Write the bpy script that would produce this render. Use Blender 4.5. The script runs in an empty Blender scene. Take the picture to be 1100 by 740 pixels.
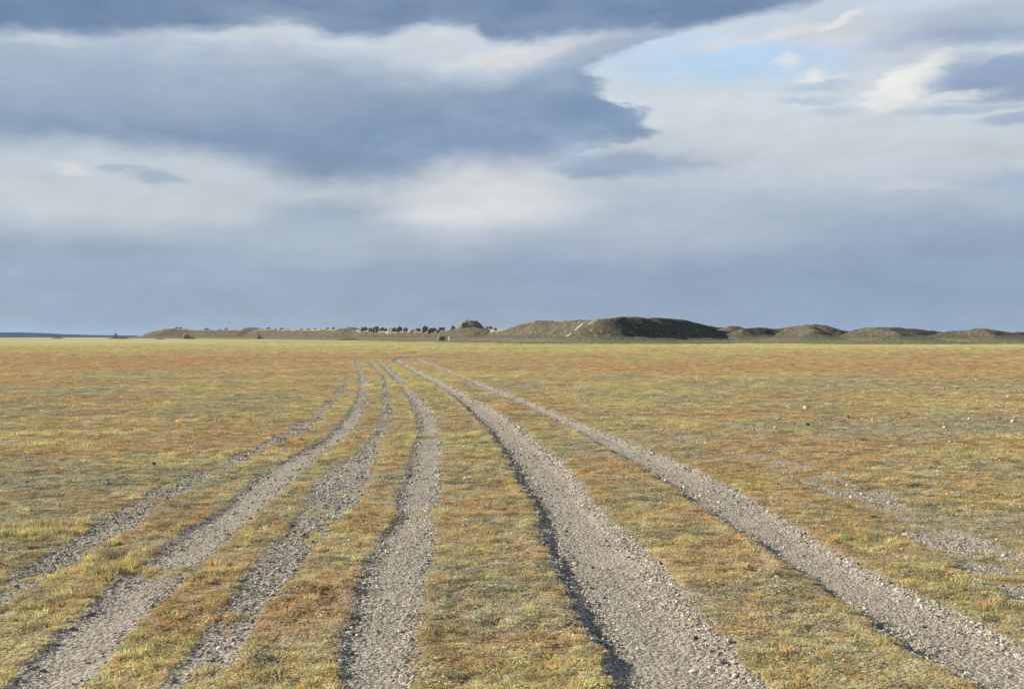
import bpy, bmesh, math, random
import numpy as np
from mathutils import Vector, Matrix

rng = np.random.default_rng(7)
random.seed(7)
S = bpy.context.scene
C = S.collection
F, H, HY, CX = 1250.0, 1.55, 361.0, 550.0        # focal length (px of an 1100 px frame), eye height, horizon row
EXPO = 1.1
SUN_EL = math.radians(25.0)
SUN_AZ = math.atan2(-0.93, 0.34)                  # clockwise from +Y
LDIR = Vector((math.sin(SUN_AZ)*math.cos(SUN_EL), math.cos(SUN_AZ)*math.cos(SUN_EL), math.sin(SUN_EL)))

# ------------------------------------------------------------------ small helpers
def lin(c):
    return tuple(((v/255)/12.92 if v/255 <= .04045 else ((v/255+.055)/1.055)**2.4) for v in c)

def gx(px, py):                                   # ground point seen at a pixel of the plain
    Y = F*H/(py-HY)
    return (px-CX)/F*Y, Y

def tag(o, label=None, cat=None, group=None, kind=None):
    if label: o['label'] = label
    if cat: o['category'] = cat
    if group: o['group'] = group
    if kind: o['kind'] = kind
    return o

def hash2(ix, iy, seed):
    h = (ix.astype(np.int64)*374761393 + iy.astype(np.int64)*668265263 + seed*974634777) & 0xFFFFFFFF
    h = ((h ^ (h >> 13))*1274126177) & 0xFFFFFFFF
    h = (h ^ (h >> 16)) & 0xFFFFFF
    return h/float(0xFFFFFF)

def vnoise(x, y, seed=0):
    x0 = np.floor(x); y0 = np.floor(y)
    fx = x-x0; fy = y-y0
    fx = fx*fx*fx*(fx*(fx*6-15)+10); fy = fy*fy*fy*(fy*(fy*6-15)+10)
    a = hash2(x0, y0, seed); b = hash2(x0+1, y0, seed)
    c = hash2(x0, y0+1, seed); d = hash2(x0+1, y0+1, seed)
    return (a*(1-fx)+b*fx)*(1-fy)+(c*(1-fx)+d*fx)*fy

def fbm(x, y, octaves=4, seed=0, gain=.5):
    s = np.zeros_like(x, dtype=np.float64); amp = 1.0; tot = 0
    ca, sa = math.cos(.6), math.sin(.6)
    for o in range(octaves):
        s += amp*vnoise(x, y, seed+o*17); tot += amp
        x, y = (x*ca-y*sa)*2.03+13.7, (x*sa+y*ca)*2.03+5.1
        amp *= gain
    return s/tot

def sst(a, b, x):
    t = np.clip((x-a)/(b-a), 0, 1)
    return t*t*(3-2*t)

def mesh_obj(name, verts, faces, mat=None, parent=None, smooth=False):
    me = bpy.data.meshes.new(name)
    me.from_pydata([tuple(v) for v in verts], [], [tuple(f) for f in faces])
    me.update()
    if mat: me.materials.append(mat)
    if smooth: me.polygons.foreach_set('use_smooth', [True]*len(me.polygons))
    o = bpy.data.objects.new(name, me); C.objects.link(o)
    if parent: o.parent = parent
    return o

def grid_mesh(name, V, nr, nc, wrap, mat):
    """big quad grid from an (nr*nc, 3) array"""
    r = np.arange(nr-1)[:, None]*nc; c = np.arange(nc if wrap else nc-1)[None, :]
    c1 = (c+1) % nc
    q = np.stack([r+c, r+c1, r+nc+c1, r+nc+c], -1).reshape(-1, 4).astype(np.int32)
    me = bpy.data.meshes.new(name)
    me.vertices.add(len(V)); me.vertices.foreach_set('co', V.astype(np.float32).ravel())
    me.loops.add(q.size); me.loops.foreach_set('vertex_index', q.ravel())
    me.polygons.add(len(q))
    me.polygons.foreach_set('loop_start', np.arange(0, q.size, 4, dtype=np.int32))
    me.polygons.foreach_set('use_smooth', np.ones(len(q), dtype=bool))
    me.update(calc_edges=True)
    me.materials.append(mat)
    o = bpy.data.objects.new(name, me); C.objects.link(o)
    return o

def set_attr(me, name, typ, arr):
    a = me.attributes.new(name, typ, 'POINT')
    key = {'FLOAT': 'value', 'INT': 'value', 'FLOAT_VECTOR': 'vector', 'FLOAT_COLOR': 'color'}[typ]
    a.data.foreach_set(key, np.ascontiguousarray(arr).ravel())

# ------------------------------------------------------------------ wheel tracks: (row, left edge, right edge) read on the plain
TR = dict(
 A=(1.0, .042, [(800,1140,1330),(740,1053,1192),(700,977,1115),(672,937,1062),(640,890,990),(604,840,922),(580,808,880),(560,776,850),(540,745,816),
    (518,711,782),(500,682,738),(480,648,690),(460,614,640),(448,590,612),(430,552,569),(415,515,528),(407,497,506),(400,480,488),
    (395,468,475),(390,455,461),(386,446,451.5),(384,445,451),(383,449,457),(382,458,470),(381,468,480)], []),
 B=(1.0, .052, [(800,665,880),(740,654,828),(704,645,797),(663,617,759),(622,603,724),(594,587,699),(560,576,662),(540,570,640),(520,558,628),
    (496,545,606),(476,533,580),(460,522,564),(438,502,530),(427,489,508),(420,480,496),(412,466,480),(405,452,465),(400,443,455),
    (395,434,444),(390,425,434),(387,421,431),(385,422,431),(384,427,436),(383,437,446),(382,444,452)], []),
 C=(.89, .017, [(800,360,440),(740,362,444),(700,362,449),(668,370,452),(635,381,458),(608,389,465),(583,400,467),(553,424,468),(541,424,469),(513,432,475),
    (490,440,476),(475,443,476),(465,448,471),(449,447,470),(438,443,464),(430,440,456),(420,432,443),(408,423,433),(395,410,419),
    (388,404,410),(385,403,408)], [(549,3,.35),(469,1.6,.85),(414,2.2,.8)]),
 D=(.74, .008, [(800,110,190),(740,170,232),(704,196,259),(660,232,280),(622,258,312),(590,285,335),(564,310,360),(540,325,385),(514,340,398),(486,382,405),
    (465,401,415),(444,409,424),(428,408,417),(416,410,418),(406,409,414),(399,403,407),(390,394,398),(386,395,399)], [(645,10,.15)]),
 E=(.885, .014, [(800,-70,40),(740,0,90),(724,16,105),(697,40,125),(659,84,165),(624,116,201),(597,164,228),(570,197,256),(551,232,280),(525,262,304),(513,271,318),
    (498,300,335),(487,318,348),(475,342,363),(468,352,372),(458,361,382),(444,372,389),(430,381,394),(419,384,396),(409,384,395),
    (402,384,391),(392,381,387),(388,380,386),(386,383,389)], [(611,6,.5),(413.5,1.2,.8),(424,1.2,.6)]),
 G=(.64, .008, [(680,-90,-30),(643,-25,20),(621,5,50),(594,52,98),(559,105,157),(546,128,168),(525,162,203),(515,188,222),(490,248,279),(477,279,303),
    (459,311,335),(444,333,351),(430,351,363),(419,361,371),(411,367,375),(400,371,376)], [(577,7,.1)]),
 I=(.66, .015, [(700,1150,1260),(640,1080,1180),(610,1030,1130),(580,970,1070),(550,920,1010),(522,865,945),(500,815,875),(485,768,812),(470,718,752),(458,688,712),
    (448,661,679),(437,625,639),(428,594,606),(416,564,572),(410,545,552)], []),
 J=(.62, .01, [(490,980,1060),(475,895,965),(467,840,900),(462,810,860),(456,770,810),(448,735,760),(439,702,722),(431,673,687),(424,635,645),(418,616,624),(412,597,603)], []),
 K=(.5, .03, [(381,516,522),(380,520,526),(378,526,532),(376.6,541,547),(375.6,556,562)], []),
)
TRK = []
for key, (stg, dep, rows, gaps) in TR.items():
    rows = sorted(rows, key=lambda r: -r[0])
    Y = np.array([F*H/(r[0]-HY) for r in rows])
    xl = np.array([(r[1]-CX)/F*y for r, y in zip(rows, Y)]); xr = np.array([(r[2]-CX)/F*y for r, y in zip(rows, Y)])
    TRK.append((key, stg, dep, Y, xl, xr, [(F*H/(g[0]-HY), g[1]/(g[0]-HY)*F*H/(g[0]-HY), g[2]) for g in gaps]))

def tracks(X, Y):
    """gravel cover 0..1, depth of the rut, tuft-free dust core"""
    g = np.zeros_like(X); dz = np.zeros_like(X); core = np.zeros_like(X); lip = np.zeros_like(X)
    n1 = fbm(X*2.6, Y*1.6, 3, 91)-.5
    n2 = fbm(X*9, Y*7, 3, 55)-.5
    n3 = fbm(X*1.3, Y*.8, 4, 23)
    nf = fbm(X*6.5, Y*3.6, 3, 29)
    for key, stg, dep, yy, xl, xr, gaps in TRK:
        ok = (Y > yy[0]-.01) & (Y < yy[-1]+4)
        if not ok.any(): continue
        x = X[ok]; y = Y[ok]
        L = np.interp(y, yy, xl); R = np.interp(y, yy, xr)
        hw = np.maximum((R-L)/2, .09); xc = (L+R)/2
        s = (x-xc)/hw + n1[ok]*(.15 if key in 'AB' else .34) + n2[ok]*.24
        a = np.abs(s)
        sharp = key in 'AB'
        edge = np.where(s < 0, 1-sst(.88 if sharp else .68, 1.08 if sharp else 1.25, a), 1-sst(.78 if sharp else .66, 1.22 if sharp else 1.3, a))
        fade = 1-sst(yy[-1]*.96, yy[-1]+3, y)
        gap = np.ones_like(x)
        for gy, gh, gs in gaps:
            gap *= 1-gs*np.exp(-((y-gy-.35*n1[ok])/gh)**2)
        if stg < .9:
            patch = sst(.62-stg*.75, 1.10-stg*.75, n3[ok]*.8+.1+n2[ok]*.8+n1[ok]*.35)*(.9 if stg > .7 else .72 if stg > .58 else .66)
            if stg > .85:
                patch = np.maximum(patch, .66)
            else:                                     # half overgrown: gravel and plants mixed by the hand's breadth
                f = nf[ok]*.62+n3[ok]*.38
                patch = sst(.38, .62, f)*.70 if key in 'IJ' else sst(.24, .50, f)*.92 if key == 'D' else sst(.30, .54, f)*.85
        else:
            patch = np.ones_like(x)
        w = edge*gap*fade
        g[ok] = np.maximum(g[ok], w*patch*(.55+.45*stg))
        prof = np.where(s < 0, 1-sst(.62, 1.05, a), 1-sst(.30, 1.35, a))*fade*(.35+.65*gap)
        dz[ok] = np.maximum(dz[ok], prof*dep)
        core[ok] = np.maximum(core[ok], (1-sst(.25, .8, np.abs(s-.1)))*w*(stg > .85))
        lip[ok] = np.maximum(lip[ok], np.exp(-((s+1.2)/.22)**2)*fade*dep*.35)
    return g, dz, core, lip

def height(X, Y, tr=None):
    R = np.hypot(X, Y)
    g, dz, core, lip = tracks(X, Y) if tr is None else tr
    far = 1-sst(60, 200, R)
    z = .030*(fbm(X/5.5, Y/5.5, 3, 3)-.5)*(1-.6*sst(15, 50, R))+.05*(fbm(X/27, Y/27, 2, 5)-.5)*sst(4, 25, R)
    z += (.030*(fbm(X/.55, Y/.55, 3, 9)-.5)*(1-.7*g)+.016*(fbm(X*9, Y*9, 2, 19)-.5)*(1-.5*g))*far
    z += lip-dz
    z -= np.maximum(0, R-1400)*.0045*(1-sst(9000, 30000, R)*.7)
    return z

# ------------------------------------------------------------------ plant colours of the steppe (albedo), by place
OCH = np.array([.340,.278,.098]); RUST = np.array([.335,.180,.078]); SAGE = np.array([.215,.215,.145])
LIME = np.array([.275,.250,.080]); STRAW = np.array([.43,.370,.175]); SOIL = np.array([.215,.185,.128]); GREEN = np.array([.16,.16,.05])

PATCH = [  # row, column, half width (px), half height (px), colour, strength
 (394,1000,330,7,'r',.8),(394,720,160,7,'r',.5),(392,130,260,7,'r',.7),(386,150,260,5,'r',.35),(413,1020,220,5,'s',.85),(412,860,120,3,'s',.5),(424,980,170,6,'r',.6),
 (434,870,70,2,'l',.7),(440,1060,90,5,'s',.35),(459,950,180,9,'s',1.0),(463,850,40,2.2,'l',1.2),(455,1090,90,9,'s',.9),
 (486,1030,100,7,'l',1.25),(483,1090,60,4,'r',.5),(470,760,90,5,'s',.3),(470,960,80,4,'r',.4),
 (458,130,190,8,'r',.85),(452,150,170,3,'l',.5),(465,90,150,3,'l',.9),(478,60,80,4,'l',.9),(478,190,120,5,'r',.5),(516,80,150,14,'s',1.0),(507,230,90,8,'s',.5),
 (530,30,90,6,'r',.4),(570,45,62,9,'l',1.3),(592,50,70,12,'s',.8),(588,150,30,14,'s',.6),(612,125,48,8,'l',1.4),(612,225,45,5,'l',.9),(420,70,150,5,'s',.45),
 (432,60,90,4,'s',.5),(434,150,120,3,'l',.6),(580,925,48,13,'l',1.3),(585,1010,60,6,'l',.5),(660,1080,60,16,'l',.6),(600,1060,60,20,'s',.4),
 (505,600,60,8,'l',.3),(500,640,40,18,'r',.7),(430,440,40,4,'l',.8),(414,430,60,4,'l',1.1),(402,440,40,3,'l',.4),(403,560,40,6,'l',.6),(469,460,60,2.2,'l',1.3),(550,450,55,4.5,'l',1.2),
 (590,505,30,26,'o',.5),(720,560,80,30,'o',.7),(640,520,80,50,'s',.3),(700,760,60,30,'s',.35),(600,700,60,20,'o',.5),(700,900,70,22,'s',.45),
 (655,210,40,22,'r',.8),(600,275,25,25,'r',.6),(480,300,40,8,'r',.5),(500,420,22,14,'r',.5),(640,355,30,30,'r',.45),(700,320,40,40,'s',.5),(600,440,16,30,'r',.3),
 (450,660,60,6,'l',.4),(440,260,120,5,'s',.35)]
PW = []
for (py, px, a, b, c, s) in PATCH:
    x0, y0 = gx(px, py)
    PW.append((x0, y0, a/F*y0, b*y0*y0/(F*H), dict(r=RUST, s=SAGE, l=LIME, o=OCH)[c], s, c))

def veg(X, Y):
    """(colour, weights of rust / sage / lime)"""
    R = np.hypot(X, Y)
    k = 1+sst(25, 90, R)*2.2
    a = fbm(X/3.2, Y/3.4, 4, 101); b = fbm(X/2.1+40, Y/2.3, 4, 131); c = fbm(X/2.7, Y/2.9+70, 4, 151)
    e = fbm(X/14, Y/20, 3, 171)
    f1 = fbm(X/.34, Y/.34, 3, 201); f2 = fbm(X/.27+9, Y/.27, 3, 211)
    near = 1-sst(14, 45, R)
    wr = sst(.45, .66, a*.62+e*.18+f1*.24*near+.12*(1-near)); ws = sst(.45, .66, b*.68+f2*.34*near+.17*(1-near)); wl = sst(.62, .78, c*.8+f2*.2)
    wr = wr*.80; ws = ws*.75; wl = wl*.7
    # the belts seen across the middle distance: russet from 45 m, straw from 130 m
    wob = 44*(fbm(X/50, Y/40, 3, 301)-.5)
    br = sst(40, 62, R+wob*.4)*(1-sst(95, 160, R+wob))
    wr = np.clip(wr+br*.34*(.4+1.1*e), 0, 1)
    col = OCH*(1-br[:, None]*.0)
    col = np.repeat(OCH[None, :], len(X), 0)
    for w, cc in ((wr, RUST), (ws, SAGE), (wl, LIME)):
        col = col*(1-w[:, None])+cc*w[:, None]
    wn = .8*(fbm(X/1.7, Y/3.2, 4, 401)-.5)
    for x0, y0, aa, bb, cc, s, t in PW:
        m = (np.abs(X-x0) < aa*1.7) & (np.abs(Y-y0) < bb*1.7)
        if not m.any(): continue
        d = np.sqrt(((X[m]-x0)/aa)**2+((Y[m]-y0)/bb)**2)+wn[m]
        w = np.clip((1-sst(.55, 1.15, d))*s*.85, 0, .95)
        col[m] = col[m]*(1-w[:, None])+cc*w[:, None]
        for arr, ch in ((wr, 'r'), (ws, 's'), (wl, 'l')):
            arr[m] = arr[m]*(1-w)+(w if ch == t else 0)
    st = sst(92, 215, R+wob*1.3)
    lum = (col @ np.array([.3, .6, .1]))[:, None]; col = col*.78+lum*np.array([1.04, 1., .76])*.22
    sm = STRAW*(.72+.4*fbm(X/30, Y/45, 3, 501)+.10*sst(230, 380, R))[:, None]
    sg = np.clip(sst(.42, .62, fbm(X/50, Y/45, 3, 511))*.6+.45*(1-sst(150, 260, R+wob*2)), 0, .9)[:, None]
    sm = sm*(1-sg)+np.array([.29,.275,.115])*sg
    col = col*(1-st[:, None])+sm*st[:, None]
    return col, wr*(1-st), ws*(1-st), wl*(1-st), st

# ------------------------------------------------------------------ node helpers
def new_mat(name):
    m = bpy.data.materials.new(name); m.use_nodes = True
    nt = m.node_tree; nt.nodes.clear()
    out = nt.nodes.new('ShaderNodeOutputMaterial')
    return m, nt, out

class NB:
    def __init__(s, nt): s.nt = nt
    def n(s, t, **kw):
        nd = s.nt.nodes.new(t)
        for k, v in kw.items(): setattr(nd, k, v)
        return nd
    def put(s, sock, v):
        if v is None: return
        if isinstance(v, bpy.types.NodeSocket): s.nt.links.new(v, sock)
        else: sock.default_value = v
    def m(s, op, a, b=None, c=None, clamp=False):
        nd = s.n('ShaderNodeMath', operation=op); nd.use_clamp = clamp
        for i, v in enumerate((a, b, c)): s.put(nd.inputs[i], v)
        return nd.outputs[0]
    def mr(s, v, a, b, lo=0., hi=1., smooth=True):
        nd = s.n('ShaderNodeMapRange', interpolation_type='SMOOTHSTEP' if smooth else 'LINEAR')
        s.put(nd.inputs[0], v); s.put(nd.inputs[1], a); s.put(nd.inputs[2], b); s.put(nd.inputs[3], lo); s.put(nd.inputs[4], hi)
        return nd.outputs[0]
    def mix(s, f, a, b, blend='MIX'):
        nd = s.n('ShaderNodeMix', data_type='RGBA', blend_type=blend)
        s.put(nd.inputs[0], f); s.put(nd.inputs[6], a); s.put(nd.inputs[7], b)
        return nd.outputs[2]
    def noise(s, vec, scale, detail=4, rough=.55, dim='3D'):
        nd = s.n('ShaderNodeTexNoise', noise_dimensions=dim)
        s.put(nd.inputs['Vector'], vec); nd.inputs['Scale'].default_value = scale
        nd.inputs['Detail'].default_value = detail; nd.inputs['Roughness'].default_value = rough
        return nd
    def vor(s, vec, scale, feature='F1'):
        nd = s.n('ShaderNodeTexVoronoi', feature=feature)
        s.put(nd.inputs['Vector'], vec); nd.inputs['Scale'].default_value = scale
        return nd
    def xyz(s, x=0., y=0., z=0.):
        nd = s.n('ShaderNodeCombineXYZ')
        for i, v in enumerate((x, y, z)): s.put(nd.inputs[i], v)
        return nd.outputs[0]

def rgba(c): return (c[0], c[1], c[2], 1.)

# ------------------------------------------------------------------ materials
def ground_material():
    m, nt, out = new_mat('steppe_ground'); b = NB(nt)
    pos = b.n('ShaderNodeNewGeometry').outputs['Position']
    vc = b.n('ShaderNodeAttribute', attribute_name='plants').outputs['Color']
    gr = b.n('ShaderNodeAttribute', attribute_name='gravel').outputs['Fac']
    co = b.n('ShaderNodeAttribute', attribute_name='dust').outputs['Fac']
    fine = b.noise(pos, 34, 5, .65).outputs['Fac']; mid = b.noise(pos, 5.5, 4, .6).outputs['Fac']; big = b.noise(pos, .7, 4, .6).outputs['Fac']
    v1 = b.vor(pos, 42); v2 = b.vor(pos, 95)
    ramp = b.n('ShaderNodeValToRGB'); e = ramp.color_ramp.elements
    e[0].position = 0; e[0].color = rgba((.075,.068,.060)); e[1].position = 1; e[1].color = rgba((.46,.43,.38))
    for p, c in ((.3,(.19,.174,.148)),(.62,(.30,.274,.23)),(.88,(.40,.365,.31))):
        x = e.new(p); x.color = rgba(c)
    sep = b.n('ShaderNodeSeparateColor'); nt.links.new(v1.outputs['Color'], sep.inputs[0])
    nt.links.new(sep.outputs[0], ramp.inputs[0])
    dust = b.mix(fine, rgba((.285,.255,.205)), rgba((.40,.36,.295)))
    dm = b.m('MULTIPLY', b.mr(mid, .35, .65, .35, .85), b.m('MULTIPLY_ADD', co, .5, .42))
    gcol = b.mix(dm, ramp.outputs[0], dust)
    gcol = b.mix(.6, gcol, b.mix(big, rgba((.62,.62,.64)), rgba((1.1,1.08,1.05))), 'MULTIPLY')
    vfac = b.m('MULTIPLY', b.mr(fine, .25, .75, .62, 1.22), b.mr(mid, .25, .75, .75, 1.2))
    pl = b.mix(1., vc, b.xyz(vfac, vfac, vfac), 'MULTIPLY')
    gm = b.mr(b.m('MULTIPLY_ADD', b.m('SUBTRACT', fine, .5), .55, gr), .32, .62)
    col = b.mix(gm, pl, gcol)
    bs = b.n('ShaderNodeBsdfPrincipled'); bs.inputs['Roughness'].default_value = .95
    bs.inputs['Specular IOR Level'].default_value = .12
    nt.links.new(col, bs.inputs['Base Color'])
    hgt = b.m('ADD', b.m('MULTIPLY', b.m('SUBTRACT', 1., v1.outputs['Distance']), .7), b.m('ADD', b.m('MULTIPLY', v2.outputs['Distance'], -.25), b.m('MULTIPLY', fine, .9)))
    bp = b.n('ShaderNodeBump'); bp.inputs['Strength'].default_value = .75; bp.inputs['Distance'].default_value = .022
    nt.links.new(hgt, bp.inputs['Height']); nt.links.new(bp.outputs[0], bs.inputs['Normal'])
    nt.links.new(bs.outputs[0], out.inputs[0])
    return m

def tint_material(name, transl=.35, rough=.8):
    m, nt, out = new_mat(name); b = NB(nt)
    t = b.n('ShaderNodeAttribute', attribute_type='INSTANCER', attribute_name='tint').outputs['Color']
    d = b.n('ShaderNodeBsdfDiffuse'); nt.links.new(t, d.inputs[0])
    if transl:
        tr = b.n('ShaderNodeBsdfTranslucent'); nt.links.new(t, tr.inputs[0])
        mx = b.n('ShaderNodeMixShader'); mx.inputs[0].default_value = transl
        nt.links.new(d.outputs[0], mx.inputs[1]); nt.links.new(tr.outputs[0], mx.inputs[2])
        nt.links.new(mx.outputs[0], out.inputs[0])
    else:
        nt.links.new(d.outputs[0], out.inputs[0])
    return m

def stone_material(name, c0, c1):
    m, nt, out = new_mat(name); b = NB(nt)
    tc = b.n('ShaderNodeTexCoord').outputs['Object']
    n = b.noise(tc, 25, 6, .7).outputs['Fac']
    bs = b.n('ShaderNodeBsdfPrincipled'); bs.inputs['Roughness'].default_value = .85; bs.inputs['Specular IOR Level'].default_value = .2
    nt.links.new(b.mix(b.mr(n, .3, .7), rgba(c0), rgba(c1)), bs.inputs['Base Color'])
    bp = b.n('ShaderNodeBump'); bp.inputs['Strength'].default_value = .6; bp.inputs['Distance'].default_value = .01
    nt.links.new(n, bp.inputs['Height']); nt.links.new(bp.outputs[0], bs.inputs['Normal'])
    nt.links.new(bs.outputs[0], out.inputs[0])
    return m

def hill_material():
    m, nt, out = new_mat('hill_scrub'); b = NB(nt)
    pos = b.n('ShaderNodeNewGeometry').outputs['Position']
    bare = b.n('ShaderNodeAttribute', attribute_name='bare').outputs['Fac']
    n1 = b.noise(pos, .55, 5, .65).outputs['Fac']; n2 = b.noise(pos, 1.5, 4, .75).outputs['Fac']; n3 = b.noise(pos, .07, 3, .5).outputs['Fac']
    scrub = b.mix(b.mr(n3, .35, .65), rgba((.110,.100,.074)), rgba((.148,.127,.094)))
    scrub = b.mix(b.mr(n2, .42, .58), rgba((.060,.060,.040)), scrub)
    n4 = b.noise(pos, 1.1, 2, .5).outputs['Fac']
    scrub = b.mix(b.mr(n4, .58, .70), scrub, rgba((.235,.205,.150)))
    soil = b.mix(n2, rgba((.24,.20,.145)), rgba((.50,.43,.33)))
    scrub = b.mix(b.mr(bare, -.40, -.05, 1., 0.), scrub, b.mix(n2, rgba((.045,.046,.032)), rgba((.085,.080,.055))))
    foot = b.n('ShaderNodeAttribute', attribute_name='foot').outputs['Fac']
    scrub = b.mix(foot, scrub, b.mix(b.mr(n2, .40, .60), rgba((.085,.085,.055)), rgba((.205,.190,.125))))
    col = b.mix(b.mr(b.m('ADD', b.m('MULTIPLY', b.m('SUBTRACT', n1, .5), 1.3), bare), .35, .75), scrub, soil)
    bs = b.n('ShaderNodeBsdfPrincipled'); bs.inputs['Roughness'].default_value = 1.; bs.inputs['Specular IOR Level'].default_value = .05
    nt.links.new(col, bs.inputs['Base Color'])
    bp = b.n('ShaderNodeBump'); bp.inputs['Strength'].default_value = .6; bp.inputs['Distance'].default_value = .5
    nt.links.new(n2, bp.inputs['Height']); nt.links.new(bp.outputs[0], bs.inputs['Normal'])
    nt.links.new(bs.outputs[0], out.inputs[0])
    return m

def earth_material(name, c0, c1, scale=1.2):
    m, nt, out = new_mat(name); b = NB(nt)
    pos = b.n('ShaderNodeNewGeometry').outputs['Position']
    n = b.noise(pos, scale, 6, .68).outputs['Fac']
    sp = b.n('ShaderNodeSeparateXYZ'); nt.links.new(pos, sp.inputs[0])
    lay = b.noise(b.xyz(b.m('MULTIPLY', sp.outputs[0], .3), b.m('MULTIPLY', sp.outputs[1], .3), b.m('MULTIPLY', sp.outputs[2], 4.)), 1., 3, .6).outputs['Fac']
    f = b.mr(b.m('MULTIPLY_ADD', lay, .45, b.m('MULTIPLY', n, .55)), .36, .62)
    bs = b.n('ShaderNodeBsdfPrincipled'); bs.inputs['Roughness'].default_value = 1.; bs.inputs['Specular IOR Level'].default_value = .05
    nt.links.new(b.mix(f, rgba(c0), rgba(c1)), bs.inputs['Base Color'])
    bp = b.n('ShaderNodeBump'); bp.inputs['Strength'].default_value = .8; bp.inputs['Distance'].default_value = .15
    nt.links.new(b.m('ADD', n, lay), bp.inputs['Height']); nt.links.new(bp.outputs[0], bs.inputs['Normal'])
    nt.links.new(bs.outputs[0], out.inputs[0])
    return m

def plain_material(name, c, rough=.8):
    m, nt, out = new_mat(name); b = NB(nt)
    tc = b.n('ShaderNodeTexCoord').outputs['Object']
    n = b.noise(tc, 9, 4, .6).outputs['Fac']
    bs = b.n('ShaderNodeBsdfPrincipled'); bs.inputs['Roughness'].default_value = rough
    nt.links.new(b.mix(n, rgba([v*.85 for v in c]), rgba([min(1, v*1.12) for v in c])), bs.inputs['Base Color'])
    nt.links.new(bs.outputs[0], out.inputs[0])
    return m

# ------------------------------------------------------------------ ground sheet
def build_ground():
    r = [.05, .5, 1, 1.6, 2.2, 2.7, 3.1, 3.4, 3.7]
    x = 3.9
    while x < 30000:
        r.append(x)
        if x < 130: x += min(max(x*x/(F*H)*.9, .012), .35)
        elif x < 900: x += x*.006
        else: x *= 1.045
    r = np.array(r)
    a = np.concatenate([np.linspace(-.64, .64, 1100), np.linspace(.64, 2*math.pi-.64, 122)[1:-1]])
    Rg, Ag = np.meshgrid(r, a, indexing='ij')
    X = (Rg*np.sin(Ag)).ravel(); Y = (Rg*np.cos(Ag)).ravel()
    tr = tracks(X, Y)
    Z = height(X, Y, tr)
    col, wr, ws, wl, st = veg(X, Y)
    lit = .60+.28*sst(18, 60, Rg.ravel())            # bare litter shows between the tufts, the plants cover it farther off
    lit = lit+.0*st
    fl = np.clip(lit+.35*st, 0, 1)[:, None]
    col = (SOIL*(1-fl)+col*fl)*(1.12-.18*st[:, None])
    # thin stony soil
    o = grid_mesh('ground', np.stack([X, Y, Z], 1), len(r), len(a), True, ground_material())
    tag(o, kind='structure')
    me = o.data
    set_attr(me, 'plants', 'FLOAT_COLOR', np.concatenate([col, np.ones((len(X), 1))], 1).astype(np.float32))
    sc = stony(X, Y)
    set_attr(me, 'gravel', 'FLOAT', np.maximum(tr[0], sc*.55).astype(np.float32))
    set_attr(me, 'dust', 'FLOAT', tr[2].astype(np.float32))
    return o

def stony(X, Y):
    """bare stony patches off the tracks"""
    s = np.zeros_like(X)
    wn = .9*(fbm(X/1.1, Y/1.6, 4, 611)-.5)
    for px, py, a, b, k in ((1000,460,170,9,.8),(1080,470,80,6,.8),(60,516,120,12,.75),(40,600,60,22,.9),(20,640,40,12,.9),(800,470,90,5,.7),(920,520,120,14,.6),(1010,545,110,16,.6),(700,500,40,6,.2)):
        x0, y0 = gx(px, py)
        d = np.sqrt(((X-x0)/(a/F*y0))**2+((Y-y0)/(b*y0*y0/(F*H)))**2)+wn
        s = np.maximum(s, k*(1-sst(.4, 1.1, d)))
    s = s*sst(.38, .62, fbm(X*2.3, Y*2.3, 3, 77))
    return s

# ------------------------------------------------------------------ plants and gravel as scattered masses
def blades(n, rad, h, w, lean, rnd):
    V = []; Fc = []
    for i in range(n):
        a = rnd.uniform(0, 2*math.pi); d = rad*math.sqrt(rnd.random())
        x, y = d*math.cos(a), d*math.sin(a)
        hh = h*rnd.uniform(.5, 1.15); b = rnd.uniform(0, 2*math.pi)
        ln = lean*rnd.uniform(.3, 1.3)*hh
        dx, dy = math.cos(b)*ln, math.sin(b)*ln
        ww = w*rnd.uniform(.6, 1.3); c = rnd.uniform(0, math.pi)
        sx, sy = math.cos(c)*ww, math.sin(c)*ww
        k = len(V)
        V += [(x-sx, y-sy, -.006), (x+sx, y+sy, -.006), (x+dx*.35+sx*.8, y+dy*.35+sy*.8, hh*.6), (x+dx*.35-sx*.8, y+dy*.35-sy*.8, hh*.6), (x+dx, y+dy, hh)]
        Fc += [(k, k+1, k+2, k+3), (k+3, k+2, k+4)]
    return V, Fc

def leaves(n, rad, h, size, rnd):
    V = []; Fc = []
    for i in range(n):
        a = rnd.uniform(0, 2*math.pi); d = rad*math.sqrt(rnd.random())
        z = h*(1-(d/rad)**2)*rnd.uniform(.15, 1.05)
        p = Vector((d*math.cos(a), d*math.sin(a), z))
        q = Matrix.Rotation(rnd.uniform(0, 6.28), 3, 'Z') @ Matrix.Rotation(rnd.uniform(-1.1, 1.1), 3, 'X')
        s = size*rnd.uniform(.6, 1.4)
        k = len(V)
        for vx, vy in ((-s, 0), (0, -s*.36), (s, 0), (0, s*.36)):
            V.append(tuple(p+q @ Vector((vx, vy, 0))))
        Fc.append((k, k+1, k+2, k+3))
    return V, Fc

def pebble(rnd, sub=1):
    bm = bmesh.new(); bmesh.ops.create_icosphere(bm, subdivisions=sub, radius=.5)
    s = Vector((1, rnd.uniform(.65, .95), rnd.uniform(.4, .7)))
    for v in bm.verts:
        v.co = Vector((v.co.x*s.x, v.co.y*s.y, v.co.z*s.z))*(1+rnd.uniform(-.17, .17))
    V = [tuple(v.co) for v in bm.verts]; Fc = [tuple(v.index for v in f.verts) for f in bm.faces]
    bm.free(); return V, Fc

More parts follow.
